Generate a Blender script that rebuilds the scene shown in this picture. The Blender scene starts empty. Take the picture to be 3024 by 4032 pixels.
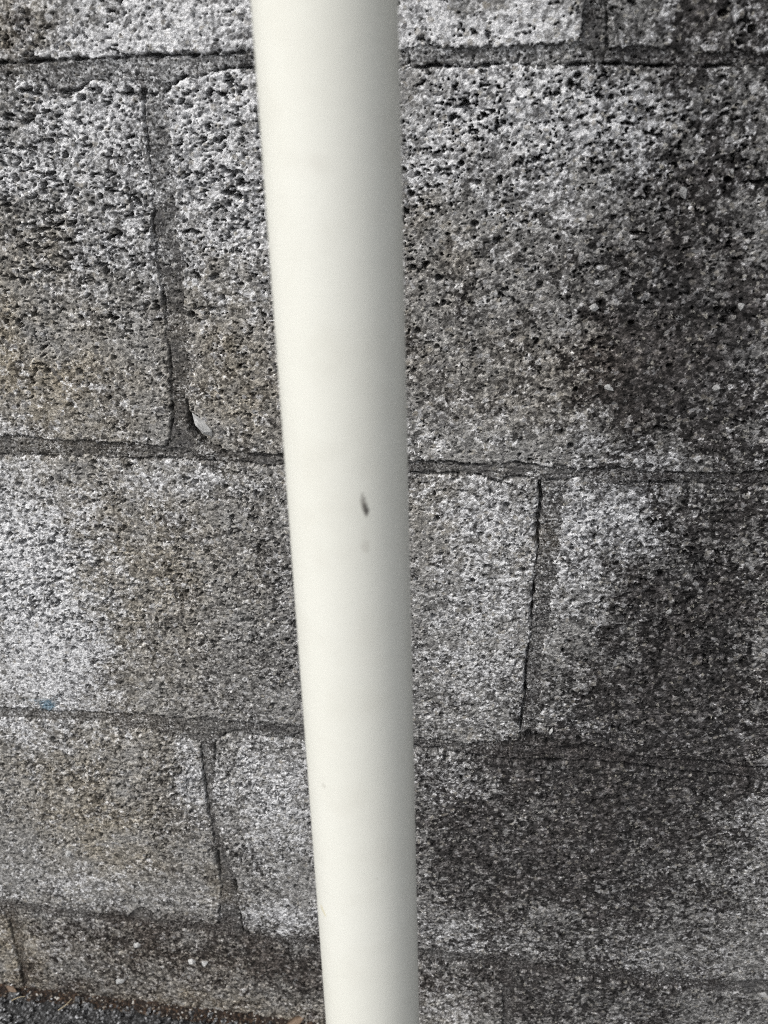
import bpy, math, random
import numpy as np

# ------------------------------------------------------------------ camera, light, exposure
scene = bpy.context.scene
COL = scene.collection
CAM_POS = (0.17138, -0.45548, 0.00985)
CAM_R = (0.99155986, 0.12951724, -0.00585928)
CAM_U = (-0.05464746, 0.45849876, 0.88701327)
CAM_F = (-0.11756998, 0.87920656, -0.46170676)
import mathutils
cam_data = bpy.data.cameras.new('camera')
cam = bpy.data.objects.new('camera', cam_data)
COL.objects.link(cam)
cam.matrix_world = mathutils.Matrix((
    (CAM_R[0], CAM_U[0], -CAM_F[0], CAM_POS[0]),
    (CAM_R[1], CAM_U[1], -CAM_F[1], CAM_POS[1]),
    (CAM_R[2], CAM_U[2], -CAM_F[2], CAM_POS[2]),
    (0, 0, 0, 1)))
cam_data.sensor_fit = 'VERTICAL'
cam_data.sensor_height = 36.0
cam_data.lens = 36.0 * 3608.5 / 4032.0
cam_data.clip_start = 0.01
cam_data.clip_end = 500.0
cam_data.dof.use_dof = True
cam_data.dof.focus_distance = 0.52
cam_data.dof.aperture_fstop = cam_data.lens / 2.8
scene.camera = cam
scene.cycles.use_denoising = False
scene.cycles.pixel_filter_type = 'BLACKMAN_HARRIS'
scene.cycles.filter_width = 0.95

SUN_EL, SUN_AZ = 50.0, 228.0          # azimuth clockwise from +Y
world = bpy.data.worlds.new('World')
scene.world = world
world.use_nodes = True
wn = world.node_tree.nodes
wl = world.node_tree.links
sky = wn.new('ShaderNodeTexSky')
sky.sky_type = 'NISHITA'
sky.sun_disc = False
sky.sun_elevation = math.radians(SUN_EL)
sky.sun_rotation = math.radians(SUN_AZ)
sky.dust_density = 3.0
sky.air_density = 1.0
bg = wn['Background']
hs = wn.new('ShaderNodeHueSaturation')          # thin overcast: a greyer sky
hs.inputs['Saturation'].default_value = 0.14
wl.new(sky.outputs[0], hs.inputs['Color'])
wl.new(hs.outputs[0], bg.inputs[0])
bg.inputs[1].default_value = 0.142
sun_data = bpy.data.lights.new('sun', 'SUN')
sun_data.energy = 1.15
sun_data.angle = math.radians(20)
sun_data.color = (1.0, 0.96, 0.90)
sun = bpy.data.objects.new('sun', sun_data)
COL.objects.link(sun)
to_sun = mathutils.Vector((math.sin(math.radians(SUN_AZ)) * math.cos(math.radians(SUN_EL)),
                           math.cos(math.radians(SUN_AZ)) * math.cos(math.radians(SUN_EL)),
                           math.sin(math.radians(SUN_EL))))
sun.rotation_euler = to_sun.to_track_quat('Z', 'Y').to_euler()
sun.location = (-1.5, -2.5, 3)
vs = scene.view_settings
vs.view_transform = 'Standard'
vs.look = 'None'
vs.exposure = 0.52
vs.gamma = 1.0
vs.use_curve_mapping = False

# ------------------------------------------------------------------ measured wall layout (millimetres on the wall plane)
UPPER = [[(-71.5, -0.5), (-63.1, -0.8), (-50.3, 0.1), (-27.8, 0.8), (-12.9, 1.4), (-3.1, 1.4), (3.5, 2.3), (16.4, 2.0), (35.4, 2.6), (51.5, 3.0), (87.4, 4.1), (120.0, 4.7), (155.2, 5.0), (172.4, 5.4), (192.7, 5.8), (198.5, 7.4), (209.8, 3.5), (221.6, 3.6), (232.5, 3.8), (247.5, 1.6), (277.3, 2.4)], [(-112.6, -194.7), (-105.7, -193.9), (-95.7, -193.9), (-83.7, -195.4), (-68.1, -194.9), (-60.2, -193.9), (-50.6, -195.1), (-35.3, -195.0), (-30.9, -194.2), (-20.2, -195.8), (-12.7, -195.6), (20.2, -197.2), (27.6, -197.4), (39.3, -197.9), (53.9, -198.2), (94.8, -198.6), (124.4, -197.8), (134.7, -196.9), (147.5, -196.8), (155.1, -197.8), (172.6, -196.9), (182.6, -195.0), (187.7, -196.1), (197.6, -196.6), (207.6, -197.8), (217.4, -197.3), (234.4, -195.6), (250.3, -197.5), (270.6, -196.3), (282.4, -195.7), (296.6, -195.7), (312.4, -192.7)], [(-155.2, -396.4), (-140.6, -394.9), (-130.5, -394.8), (-117.8, -395.9), (-106.4, -394.7), (-83.6, -394.2), (-62.6, -392.9), (-44.5, -392.7), (-32.1, -393.2), (-21.0, -392.9), (-11.4, -391.0), (-0.6, -391.6), (12.9, -391.7), (26.4, -392.0), (55.8, -390.6), (129.7, -392.7), (145.3, -393.0), (159.3, -394.2), (179.9, -390.9), (196.2, -387.4), (205.3, -380.2), (212.4, -383.8), (219.2, -384.9), (223.6, -388.0), (230.5, -389.1), (234.4, -387.6), (243.9, -388.4), (252.1, -390.2), (261.8, -393.5), (277.8, -393.6), (293.6, -392.6), (314.7, -392.1), (328.0, -393.3), (348.6, -393.4)], [(-196.9, -593.6), (-183.9, -595.1), (-170.6, -594.2), (-159.2, -594.8), (-142.8, -595.7), (-131.8, -597.2), (-115.3, -597.0), (-92.4, -595.7), (-86.7, -588.8), (-79.1, -585.4), (-73.4, -587.9), (-69.9, -594.5), (-58.9, -596.3), (-42.9, -596.0), (-28.6, -594.6), (0.0, -599.3), (17.9, -599.8), (35.0, -599.1), (58.2, -598.7), (135.1, -598.1), (157.8, -595.7), (181.8, -593.9), (201.0, -593.3), (222.2, -599.3), (230.4, -602.7), (269.2, -597.2), (284.5, -594.5), (299.9, -594.4), (315.5, -595.3), (338.4, -595.0), (360.7, -592.1), (383.7, -588.1)]]
LOWER = [[(-73.2, -8.5), (-60.3, -8.5), (-51.2, -8.7), (-49.4, -11.4), (-42.1, -13.3), (-35.6, -12.5), (-29.4, -9.3), (-27.3, -7.9), (-22.4, -8.5), (-14.9, -8.5), (-10.8, -5.7), (-7.0, -9.3), (-2.6, -13.6), (0.5, -14.3), (8.9, -12.8), (14.3, -8.5), (18.7, -6.1), (23.4, -7.5), (30.9, -4.7), (37.4, -3.7), (51.0, -3.3), (87.1, -3.1), (120.0, -3.2), (128.4, -3.2), (135.7, -2.3), (140.9, -2.8), (150.9, -3.3), (156.5, -2.6), (166.8, -1.7), (177.1, -2.4), (191.3, -2.5), (205.4, -1.8), (218.4, -2.1), (223.5, -3.0), (238.3, -2.6), (246.3, -3.5), (256.0, -3.1), (262.8, -2.4), (278.2, -2.9)], [(-114.9, -205.9), (-103.5, -205.3), (-92.2, -205.3), (-82.0, -204.8), (-69.7, -204.2), (-53.1, -204.4), (-36.7, -204.7), (-21.1, -203.2), (-9.3, -203.2), (4.7, -203.6), (14.4, -203.1), (22.9, -203.3), (28.2, -203.0), (38.8, -204.6), (48.3, -204.8), (53.6, -203.1), (94.7, -204.0), (124.5, -204.3), (141.3, -204.2), (151.4, -203.6), (162.9, -203.8), (173.2, -208.1), (178.1, -204.9), (185.5, -203.6), (195.7, -204.5), (209.4, -204.7), (214.1, -202.9), (219.0, -202.0), (230.2, -202.8), (235.2, -203.8), (244.9, -203.3), (259.4, -203.2), (277.4, -202.2), (295.3, -201.8), (314.0, -201.5)], [(-157.1, -405.2), (-142.5, -404.6), (-120.6, -403.2), (-99.1, -401.9), (-77.7, -401.2), (-57.1, -405.2), (-46.1, -404.9), (-32.5, -408.5), (-16.1, -411.2), (-5.2, -411.8), (2.5, -403.9), (9.5, -400.7), (18.9, -403.0), (25.6, -403.1), (39.1, -402.5), (55.2, -402.5), (129.8, -401.9), (145.4, -401.2), (159.7, -404.2), (173.6, -404.5), (194.6, -404.7), (215.3, -403.4), (235.7, -401.1), (255.8, -400.5), (273.5, -401.2), (289.7, -402.1), (309.7, -402.5), (329.7, -403.7), (350.5, -404.0)], [(-199.5, -605.6), (-185.3, -602.3), (-172.4, -603.5), (-159.1, -603.8), (-142.7, -603.6), (-126.3, -604.5), (-100.2, -603.9), (-83.8, -603.4), (-67.7, -603.1), (-43.8, -604.0), (-20.1, -604.8), (11.2, -607.6), (57.9, -605.7), (135.3, -609.2), (166.3, -606.6), (198.5, -605.9), (222.8, -607.8), (238.8, -608.7), (270.3, -608.1), (295.4, -607.4), (324.6, -605.9), (347.6, -605.5), (386.4, -603.3)]]
HEADS = [(0, [(196.8, 36.6), (198.1, 22.6), (199.5, 7.5)], [(206.6, 36.5), (207.9, 22.5), (209.6, 3.5)]), (1, [(-2.6, -13.6), (-3.3, -23.1), (-3.8, -31.9), (-3.6, -39.6), (-3.4, -47.3), (-3.5, -55.2), (-4.5, -63.1), (-6.1, -79.3), (-6.7, -87.8), (-4.7, -96.0), (-4.4, -102.3), (-4.6, -111.9), (-4.9, -126.5), (-4.7, -136.6), (-5.3, -146.7), (-6.7, -162.4), (-7.4, -173.2), (-9.1, -184.2), (-12.7, -195.4)], [(4.9, -14.3), (6.1, -19.6), (7.1, -24.5), (7.9, -35.7), (7.3, -47.1), (6.9, -59.0), (6.7, -75.0), (6.8, -88.1), (6.3, -102.0), (5.9, -114.4), (6.5, -128.2), (5.5, -141.3), (5.4, -156.7), (2.9, -170.5), (3.9, -180.2), (7.2, -188.9), (13.1, -194.1), (20.2, -197.5)]), (2, [(195.6, -205.2), (196.8, -214.5), (197.0, -225.1), (196.7, -230.5), (197.7, -244.4), (197.4, -255.8), (197.1, -270.4), (197.2, -288.4), (197.7, -306.8), (196.6, -319.7), (196.4, -335.8), (197.3, -349.1), (196.2, -364.5), (196.5, -378.5), (196.2, -387.4)], [(210.1, -204.3), (209.1, -213.8), (208.6, -223.1), (208.4, -234.0), (208.2, -246.6), (208.5, -265.1), (207.2, -280.0), (208.4, -295.1), (206.5, -306.1), (205.0, -318.9), (206.1, -334.9), (206.1, -351.6), (205.7, -365.3), (205.3, -380.2)]), (3, [(-15.8, -407.8), (-15.6, -420.0), (-15.6, -432.3), (-15.6, -446.8), (-15.6, -461.7), (-15.6, -476.9), (-14.8, -492.1), (-13.5, -507.8), (-13.5, -524.0), (-13.4, -540.4), (-14.2, -557.5), (-19.1, -593.1)], [(-6.1, -413.6), (-7.3, -431.3), (-7.9, -440.6), (-10.5, -453.7), (-11.9, -468.7), (-12.0, -484.1), (-10.5, -499.5), (-7.0, -511.0), (-4.0, -526.6), (-2.3, -543.0), (-1.9, -566.3), (-1.0, -581.5), (0.0, -599.3)]), (4, [(-196.4, -607.2), (-194.3, -620.9), (-194.7, -640.0), (-196.2, -664.6), (-196.9, -684.9), (-198.8, -710.3)], [(-185.6, -603.5), (-186.5, -619.6), (-187.2, -636.4), (-189.1, -663.4), (-191.9, -686.6), (-194.1, -709.4)]), (4, [(196.9, -603.3), (202.1, -693.5)], [(205.8, -604.7), (210.4, -691.9)])]
CRACKS = [([(-71.5, -0.5), (-63.1, -0.8), (-50.3, 0.1), (-27.8, 0.8), (-12.9, 1.4), (-3.1, 1.4), (3.5, 2.3), (16.4, 2.0), (35.4, 2.6)], 0.75, 9), ([(35.4, 2.6), (51.5, 3.0), (87.4, 4.1)], 0.5, 5), ([(-2.6, -13.6), (0.5, -14.3), (8.9, -12.8), (14.3, -8.5), (18.7, -6.1), (23.4, -7.5), (30.9, -4.7), (37.4, -3.7), (51.0, -3.3), (87.1, -3.1)], 0.8, 9), ([(-51.2, -8.7), (-49.4, -11.4), (-42.1, -13.3), (-35.6, -12.5), (-29.4, -9.3), (-27.3, -7.9), (-22.4, -8.5), (-14.9, -8.5), (-10.8, -5.7), (-7.0, -9.3), (-2.6, -13.6)], 0.6, 5), ([(87.1, -3.1), (120.0, -3.2), (128.4, -3.2), (135.7, -2.3), (140.9, -2.8), (150.9, -3.3), (156.5, -2.6), (166.8, -1.7), (177.1, -2.4), (191.3, -2.5), (205.4, -1.8), (218.4, -2.1), (223.5, -3.0), (238.3, -2.6), (246.3, -3.5), (256.0, -3.1), (262.8, -2.4), (278.2, -2.9)], 0.75, 9), ([(-112.6, -194.7), (-105.7, -193.9), (-95.7, -193.9), (-83.7, -195.4), (-68.1, -194.9), (-60.2, -193.9), (-50.6, -195.1), (-35.3, -195.0), (-30.9, -194.2), (-20.2, -195.8), (-12.7, -195.6)], 0.5, 5), ([(20.2, -197.2), (27.6, -197.4), (39.3, -197.9), (53.9, -198.2), (94.8, -198.6)], 0.8, 8), ([(124.4, -197.8), (134.7, -196.9), (147.5, -196.8), (155.1, -197.8), (172.6, -196.9), (182.6, -195.0), (187.7, -196.1), (197.6, -196.6), (207.6, -197.8), (217.4, -197.3), (234.4, -195.6), (250.3, -197.5), (270.6, -196.3), (282.4, -195.7), (296.6, -195.7), (312.4, -192.7)], 0.6, 6), ([(-114.9, -205.9), (-103.5, -205.3), (-92.2, -205.3), (-82.0, -204.8), (-69.7, -204.2), (-53.1, -204.4), (-36.7, -204.7), (-21.1, -203.2), (-9.3, -203.2), (4.7, -203.6), (14.4, -203.1), (22.9, -203.3), (28.2, -203.0), (38.8, -204.6), (48.3, -204.8), (53.6, -203.1), (94.7, -204.0)], 0.5, 5), ([(124.5, -204.3), (141.3, -204.2), (151.4, -203.6), (162.9, -203.8), (173.2, -208.1), (178.1, -204.9), (185.5, -203.6), (195.7, -204.5), (209.4, -204.7), (214.1, -202.9), (219.0, -202.0), (230.2, -202.8), (235.2, -203.8), (244.9, -203.3), (259.4, -203.2), (277.4, -202.2), (295.3, -201.8), (314.0, -201.5)], 0.6, 6), ([(-2.6, -13.6), (-3.3, -23.1), (-3.8, -31.9), (-3.6, -39.6), (-3.4, -47.3), (-3.5, -55.2), (-4.5, -63.1), (-6.1, -79.3), (-6.7, -87.8), (-4.7, -96.0), (-4.4, -102.3), (-4.6, -111.9), (-4.9, -126.5), (-4.7, -136.6), (-5.3, -146.7), (-6.7, -162.4), (-7.4, -173.2), (-9.1, -184.2), (-12.7, -195.4)], 0.5, 6), ([(0.5, -164.7), (2.0, -172.1), (3.0, -184.0), (7.5, -189.2), (13.1, -194.3), (20.2, -197.5)], 1.4, 9), ([(195.6, -205.2), (196.8, -214.5), (197.0, -225.1), (196.7, -230.5), (197.7, -244.4), (197.4, -255.8), (197.1, -270.4), (197.2, -288.4), (197.7, -306.8), (196.6, -319.7), (196.4, -335.8), (197.3, -349.1), (196.2, -364.5), (196.5, -378.5), (196.2, -387.4)], 0.8, 9), ([(196.4, -226.3), (196.7, -234.2), (197.5, -245.6)], 2.2, 14), ([(196.6, -319.7), (196.2, -364.5), (196.2, -387.4)], 0.7, 7), ([(-5.2, -411.8), (2.5, -403.9), (9.5, -400.7), (18.9, -403.0), (25.6, -403.1), (39.1, -402.5), (55.2, -402.5)], 0.8, 7), ([(-5.2, -411.8), (-8.1, -440.6)], 0.5, 6), ([(129.8, -401.9), (145.4, -401.2), (159.7, -404.2), (173.6, -404.5), (194.6, -404.7), (215.3, -403.4), (235.7, -401.1), (255.8, -400.5), (273.5, -401.2), (289.7, -402.1), (309.7, -402.5), (329.7, -403.7), (350.5, -404.0)], 0.9, 5), ([(-155.2, -396.4), (-140.6, -394.9), (-130.5, -394.8), (-117.8, -395.9), (-106.4, -394.7), (-83.6, -394.2), (-62.6, -392.9), (-44.5, -392.7), (-32.1, -393.2), (-21.0, -392.9), (-11.4, -391.0), (-0.6, -391.6), (12.9, -391.7), (26.4, -392.0), (55.8, -390.6), (129.7, -392.7), (145.3, -393.0), (159.3, -394.2), (179.9, -390.9)], 0.5, 4), ([(196.2, -387.4), (205.3, -380.2), (212.4, -383.8), (219.2, -384.9), (223.6, -388.0), (230.5, -389.1), (234.4, -387.6), (243.9, -388.4), (252.1, -390.2), (261.8, -393.5), (277.8, -393.6), (293.6, -392.6), (314.7, -392.1), (328.0, -393.3), (348.6, -393.4)], 0.8, 6), ([(201.4, -383.5), (211.3, -388.7), (223.9, -391.5), (235.1, -390.2)], 2.2, 11), ([(-15.8, -407.8), (-15.6, -420.0), (-15.6, -432.3), (-15.6, -446.8), (-15.6, -461.7), (-15.6, -476.9), (-14.8, -492.1), (-13.5, -507.8), (-13.5, -524.0), (-13.4, -540.4), (-14.2, -557.5), (-19.1, -593.1)], 0.7, 6), ([(-13.5, -507.8), (-13.4, -540.4)], 1.2, 9), ([(-2.3, -543.0), (-1.9, -566.3), (-1.0, -581.5), (0.0, -599.3)], 0.8, 8), ([(-196.9, -593.6), (-183.9, -595.1), (-170.6, -594.2), (-159.2, -594.8), (-142.8, -595.7), (-131.8, -597.2), (-115.3, -597.0), (-92.4, -595.7)], 0.5, 3), ([(-92.4, -595.7), (-86.7, -588.8), (-79.1, -585.4), (-73.4, -587.9), (-69.9, -594.5)], 1.0, 7), ([(222.2, -599.3), (230.4, -602.7), (269.2, -597.2), (284.5, -594.5)], 0.8, 4), ([(129.8, -401.9), (145.4, -401.2), (159.7, -404.2), (173.6, -404.5), (194.6, -404.7), (215.3, -403.4), (235.7, -401.1), (255.8, -400.5), (273.5, -401.2), (289.7, -402.1), (309.7, -402.5), (329.7, -403.7), (350.5, -404.0)], 1.3, 9), ([(205.3, -380.2), (212.4, -383.8), (219.2, -384.9), (223.6, -388.0), (230.5, -389.1), (234.4, -387.6), (243.9, -388.4), (252.1, -390.2), (261.8, -393.5), (277.8, -393.6), (293.6, -392.6), (314.7, -392.1), (328.0, -393.3), (348.6, -393.4)], 1.1, 8), ([(-196.4, -607.2), (-194.3, -620.9), (-194.7, -640.0), (-196.2, -664.6), (-196.9, -684.9), (-198.8, -710.3)], 0.6, 5), ([(208.1, 20.6), (209.6, 3.5)], 0.9, 7), ([(1.7, -181.4), (5.9, -187.3), (10.8, -192.5), (17.0, -196.6)], 2.3, 13), ([(-2.6, -13.6), (0.5, -14.3), (8.9, -12.8), (14.3, -8.5), (18.7, -6.1), (23.4, -7.5), (30.9, -4.7), (37.4, -3.7)], 0.9, 9), ([(-51.2, -8.7), (-49.4, -11.4), (-42.1, -13.3), (-35.6, -12.5), (-29.4, -9.3), (-27.3, -7.9)], 0.7, 6)]
WHITE = [(7.7, 13.3, 49.8, 19.9, 1.0), (155.3, 14.3, 45.8, 14.9, 1.0), (227.5, 8.0, 13.8, 5.9, 0.5), (269.5, 14.4, 7.3, 12.5, 0.45), (-35.6, -35.6, 42.3, 35.9, 0.6), (3.6, -19.6, 61.4, 13.4, 0.35), (33.8, -41.9, 32.4, 45.7, 0.75), (-13.1, -88.5, 59.9, 26.3, 0.22), (-72.4, -42.8, 11.9, 7.2, 0.4), (136.2, -30.0, 28.0, 26.9, 0.42), (177.4, -21.3, 37.1, 24.9, 0.55), (217.4, -27.5, 28.9, 20.5, 0.62), (179.9, -58.6, 17.6, 17.5, 0.3), (134.3, -50.1, 17.9, 23.2, 0.25), (269.5, -29.3, 21.6, 26.9, 0.22), (299.4, -164.4, 18.4, 28.2, 0.2), (204.1, -183.2, 52.1, 11.8, 0.15), (-117.7, -290.7, 38.8, 85.0, 0.95), (-98.8, -335.4, 34.7, 55.0, 0.5), (3.3, -215.3, 41.8, 14.8, 0.45), (-148.3, -416.7, 26.5, 14.0, 0.55), (-132.8, -375.6, 36.4, 19.8, 0.4), (-56.0, -245.4, 47.3, 26.5, 0.15), (163.2, -231.5, 30.8, 23.0, 0.25), (169.2, -304.9, 31.3, 81.7, 0.42), (227.7, -221.2, 34.9, 27.0, 0.7), (249.2, -230.8, 42.7, 22.5, 0.4), (219.7, -269.1, 22.5, 34.9, 0.4), (218.6, -361.4, 22.9, 16.0, 0.5), (247.8, -376.5, 21.4, 12.2, 0.4), (295.6, -367.4, 36.7, 24.0, 0.28), (-20.2, -443.6, 14.6, 36.3, 0.8), (37.3, -441.5, 28.3, 38.2, 0.4), (31.0, -485.1, 23.9, 51.4, 0.35), (25.2, -577.7, 31.3, 17.1, 0.85), (-129.9, -570.5, 72.1, 23.3, 0.25), (-151.0, -632.0, 26.2, 25.4, 0.3), (156.4, -434.0, 20.0, 25.2, 0.4), (158.8, -575.9, 31.2, 22.4, 0.42), (200.0, -585.8, 29.1, 16.8, 0.25), (301.3, -582.7, 44.7, 22.0, 0.25), (345.7, -441.7, 24.4, 69.0, 0.25), (157.2, -658.0, 27.2, 31.3, 0.55), (248.8, -519.6, 42.2, 30.6, 0.12)]
DARK = [(-151.0, -695.0, 78.6, 20.6, 0.6), (-21.1, -704.0, 106.0, 20.3, 0.45), (294.3, -297.9, 65.8, 136.7, 0.3), (248.4, -119.9, 59.5, 82.6, 0.18), (185.2, -474.4, 75.0, 115.8, 0.25), (295.5, -483.2, 79.4, 101.0, 0.2), (243.7, 13.7, 43.5, 14.6, 0.55), (204.4, 13.9, 6.4, 13.7, 0.5), (270.7, -70.9, 50.5, 115.2, 0.48), (255.8, -25.2, 35.6, 34.5, 0.22), (229.0, -133.5, 17.3, 45.3, 0.55), (168.0, -129.0, 52.9, 45.7, 0.22), (261.0, -123.3, 39.4, 44.0, 0.38), (148.3, -116.6, 31.6, 40.4, 0.2), (264.1, -145.5, 51.1, 48.9, 0.32), (306.8, -288.0, 44.9, 104.7, 0.62), (267.4, -311.0, 42.5, 72.6, 0.4), (243.0, -358.9, 37.4, 36.3, 0.25), (267.1, -451.9, 101.5, 91.7, 0.58), (230.2, -405.6, 54.4, 25.9, 0.6), (159.9, -489.9, 51.5, 63.8, 0.5), (329.0, -388.0, 36.6, 26.8, 0.5), (249.7, -529.6, 116.3, 58.2, 0.35), (259.4, -633.1, 141.1, 51.3, 0.85), (-34.7, -624.9, 159.9, 34.1, 0.75), (-102.0, -660.8, 106.8, 29.4, 0.35), (35.2, -646.1, 50.7, 44.5, 0.4), (-52.3, -513.8, 31.1, 54.4, 0.3), (3.2, -534.8, 21.1, 41.2, 0.4), (-136.9, -611.8, 74.2, 18.4, 0.3), (-36.0, -454.9, 27.7, 39.6, 0.15), (39.0, -282.6, 46.6, 97.8, 0.18), (8.6, -362.0, 74.9, 42.7, 0.22), (40.8, -151.5, 25.0, 23.4, 0.1), (-75.9, -59.7, 16.3, 13.6, 0.25), (-23.6, -59.0, 34.0, 14.7, 0.15), (-58.2, 14.8, 17.3, 15.9, 0.35), (127.3, -79.5, 17.4, 27.3, 0.3), (158.1, -49.8, 41.0, 8.0, 0.2), (227.3, -44.6, 39.2, 10.0, 0.25)]
TAN = [(-61.2, 12.7, 16.2, 16.0, 0.8), (-88.7, -144.9, 38.2, 64.8, 0.7), (-60.3, -158.4, 61.2, 39.9, 0.3), (35.5, -147.5, 31.8, 48.9, 0.75), (-36.1, -261.4, 66.1, 46.0, 0.5), (-65.0, -338.4, 56.2, 75.1, 0.45), (-105.3, -458.4, 71.7, 58.7, 0.6), (-92.6, -524.5, 55.3, 38.5, 0.5), (-31.7, -702.7, 147.2, 23.8, 0.9), (-77.7, -638.1, 144.4, 38.2, 0.5), (-201.2, -655.7, 27.2, 53.7, 0.7), (134.7, -73.3, 17.1, 19.5, 0.5), (194.9, -148.3, 48.1, 32.3, 0.35), (195.0, -244.1, 9.8, 19.9, 0.9), (213.3, -244.5, 8.4, 9.8, 0.9), (137.6, -233.2, 21.4, 24.8, 0.4), (-15.3, -548.1, 9.8, 22.2, 0.6), (155.2, -658.3, 33.1, 31.4, 0.4), (122.6, -123.9, 25.9, 27.2, 0.3)]
BLUE = [(-119.3, -390.4, 5.5, 3.3, 1.15), (-123.1, -386.4, 11.0, 2.7, 0.42), (-111.7, -383.1, 7.3, 4.9, 0.35), (-137.0, -387.8, 11.1, 3.1, 0.3), (-122.0, -395.0, 5.5, 2.7, 0.7)]
POROUS = [(274.1, -265.0, 60.8, 61.2, 0.35), (-35.5, -306.8, 112.8, 70.8, 0.22), (257.8, -441.8, 108.8, 82.7, 0.15), (17.3, -472.3, 45.4, 63.8, 0.3), (-40.7, -42.6, 54.2, 51.9, 0.9), (-74.1, -64.6, 27.1, 31.9, 0.6), (-76.2, -103.0, 31.0, 34.5, 0.7), (29.7, -45.4, 31.3, 48.7, 0.75), (11.4, 14.3, 59.0, 20.9, -0.15), (180.0, -25.5, 67.1, 28.5, 0.7), (140.8, -73.2, 36.4, 30.7, 0.35), (261.6, -48.6, 33.1, 28.2, 0.2), (284.4, -118.7, 29.4, 32.5, 0.2), (-110.0, -303.3, 42.4, 35.7, 0.8), (-93.0, -256.4, 48.5, 27.3, 0.3), (-111.1, -459.1, 79.4, 58.8, 0.9), (-33.8, -293.6, 64.5, 38.6, 0.35), (48.4, -255.7, 30.4, 54.0, 0.4), (-15.1, -429.3, 35.8, 47.7, 0.5), (152.4, -248.6, 49.7, 43.1, 0.1), (228.4, -227.4, 27.0, 29.0, 0.35), (292.9, -298.0, 41.5, 45.5, 0.45), (155.3, 14.3, 45.8, 12.9, -0.05), (-12.8, -128.2, 41.7, 43.3, 0.35), (43.6, -113.1, 26.7, 70.8, 0.2), (33.0, -161.9, 28.1, 30.0, -0.1), (-78.5, -370.4, 104.0, 28.3, -0.4), (216.0, -168.2, 88.3, 21.6, -0.5), (246.0, -490.2, 113.3, 117.1, -0.3), (-67.9, -561.3, 98.9, 28.6, -0.4)]
CHIPS = [(250.1, -54.9, 3.4, 2.4, 45), (280.2, -37.7, 1.3, 1.0, 0), (279.5, -148.7, 2.9, 2.2, 20), (284.2, -106.9, 2.1, 1.9, 60), (214.8, -109.5, 2.4, 2.0, 30), (9.6, -182.2, 3.8, 8.0, -35), (-89.0, -627.9, 3.2, 3.7, 20), (-45.6, -640.3, 4.3, 2.8, 10), (-35.2, -640.6, 2.7, 3.1, 60), (-110.4, -674.2, 4.4, 2.7, 5), (226.4, -150.4, 3.1, 2.2, 0), (274.5, -283.4, 1.7, 2.6, 15), (215.2, -377.9, 1.4, 3.3, 10), (270.1, -45.8, 1.3, 1.3, 45), (-129.8, -531.7, 2.5, 3.0, 0)]

# ------------------------------------------------------------------ noise helpers
def table(seed, *shape):
    return np.random.RandomState(seed).random_sample(shape)

_G = {}
def perlin(x, y, seed):
    """gradient noise, roughly -1..1"""
    if seed not in _G:
        a = table(seed, 256, 256) * 2 * np.pi
        _G[seed] = (np.cos(a).astype(np.float32), np.sin(a).astype(np.float32))
    gx, gy = _G[seed]
    xi = np.floor(x).astype(np.int32); yi = np.floor(y).astype(np.int32)
    fx = (x - xi).astype(np.float32); fy = (y - yi).astype(np.float32)
    u = fx * fx * fx * (fx * (fx * 6 - 15) + 10)
    v = fy * fy * fy * (fy * (fy * 6 - 15) + 10)
    x0 = xi & 255; x1 = (xi + 1) & 255; y0 = yi & 255; y1 = (yi + 1) & 255
    n00 = gx[x0, y0] * fx + gy[x0, y0] * fy
    n10 = gx[x1, y0] * (fx - 1) + gy[x1, y0] * fy
    n01 = gx[x0, y1] * fx + gy[x0, y1] * (fy - 1)
    n11 = gx[x1, y1] * (fx - 1) + gy[x1, y1] * (fy - 1)
    a = n00 + u * (n10 - n00)
    b = n01 + u * (n11 - n01)
    return (a + v * (b - a)) * 1.5

def worley(x, y, seed):
    """distance to the nearest cell point and two random numbers of that cell"""
    px = table(seed, 256, 256).astype(np.float32); py = table(seed + 1, 256, 256).astype(np.float32)
    ra = table(seed + 2, 256, 256).astype(np.float32); rb = table(seed + 3, 256, 256).astype(np.float32)
    xi = np.floor(x).astype(np.int32); yi = np.floor(y).astype(np.int32)
    fx = (x - xi).astype(np.float32); fy = (y - yi).astype(np.float32)
    best = np.full(x.shape, 9.0, np.float32)
    A = np.zeros(x.shape, np.float32); B = np.zeros(x.shape, np.float32)
    for i in (-1, 0, 1):
        for j in (-1, 0, 1):
            cx = (xi + i) & 255; cy = (yi + j) & 255
            d = (i + px[cx, cy] - fx) ** 2 + (j + py[cx, cy] - fy) ** 2
            m = d < best
            best = np.where(m, d, best)
            A = np.where(m, ra[cx, cy], A); B = np.where(m, rb[cx, cy], B)
    return np.sqrt(best), A, B

def sstep(a, b, x):
    t = np.clip((x - a) / (b - a), 0, 1)
    return t * t * (3 - 2 * t)

def blobs(x, z, bl):
    out = np.zeros(x.shape, np.float32)
    x0, x1, z0, z1 = x.min(), x.max(), z.min(), z.max()
    for bx, bz, rx, rz, a in bl:
        if bx + 2.2 * rx < x0 or bx - 2.2 * rx > x1 or bz + 2.2 * rz < z0 or bz - 2.2 * rz > z1:
            continue
        q = ((x - bx) / rx) ** 2 + ((z - bz) / rz) ** 2
        out += (a * np.exp(-0.9 * q)).astype(np.float32)
    return out

def pline(p):
    a = np.array(p, float)
    return a[:, 0], a[:, 1]

UP = [pline(p) for p in UPPER]
LO = [pline(p) for p in LOWER]
HD = [(r, pline(a), pline(b)) for r, a, b in HEADS]

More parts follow.
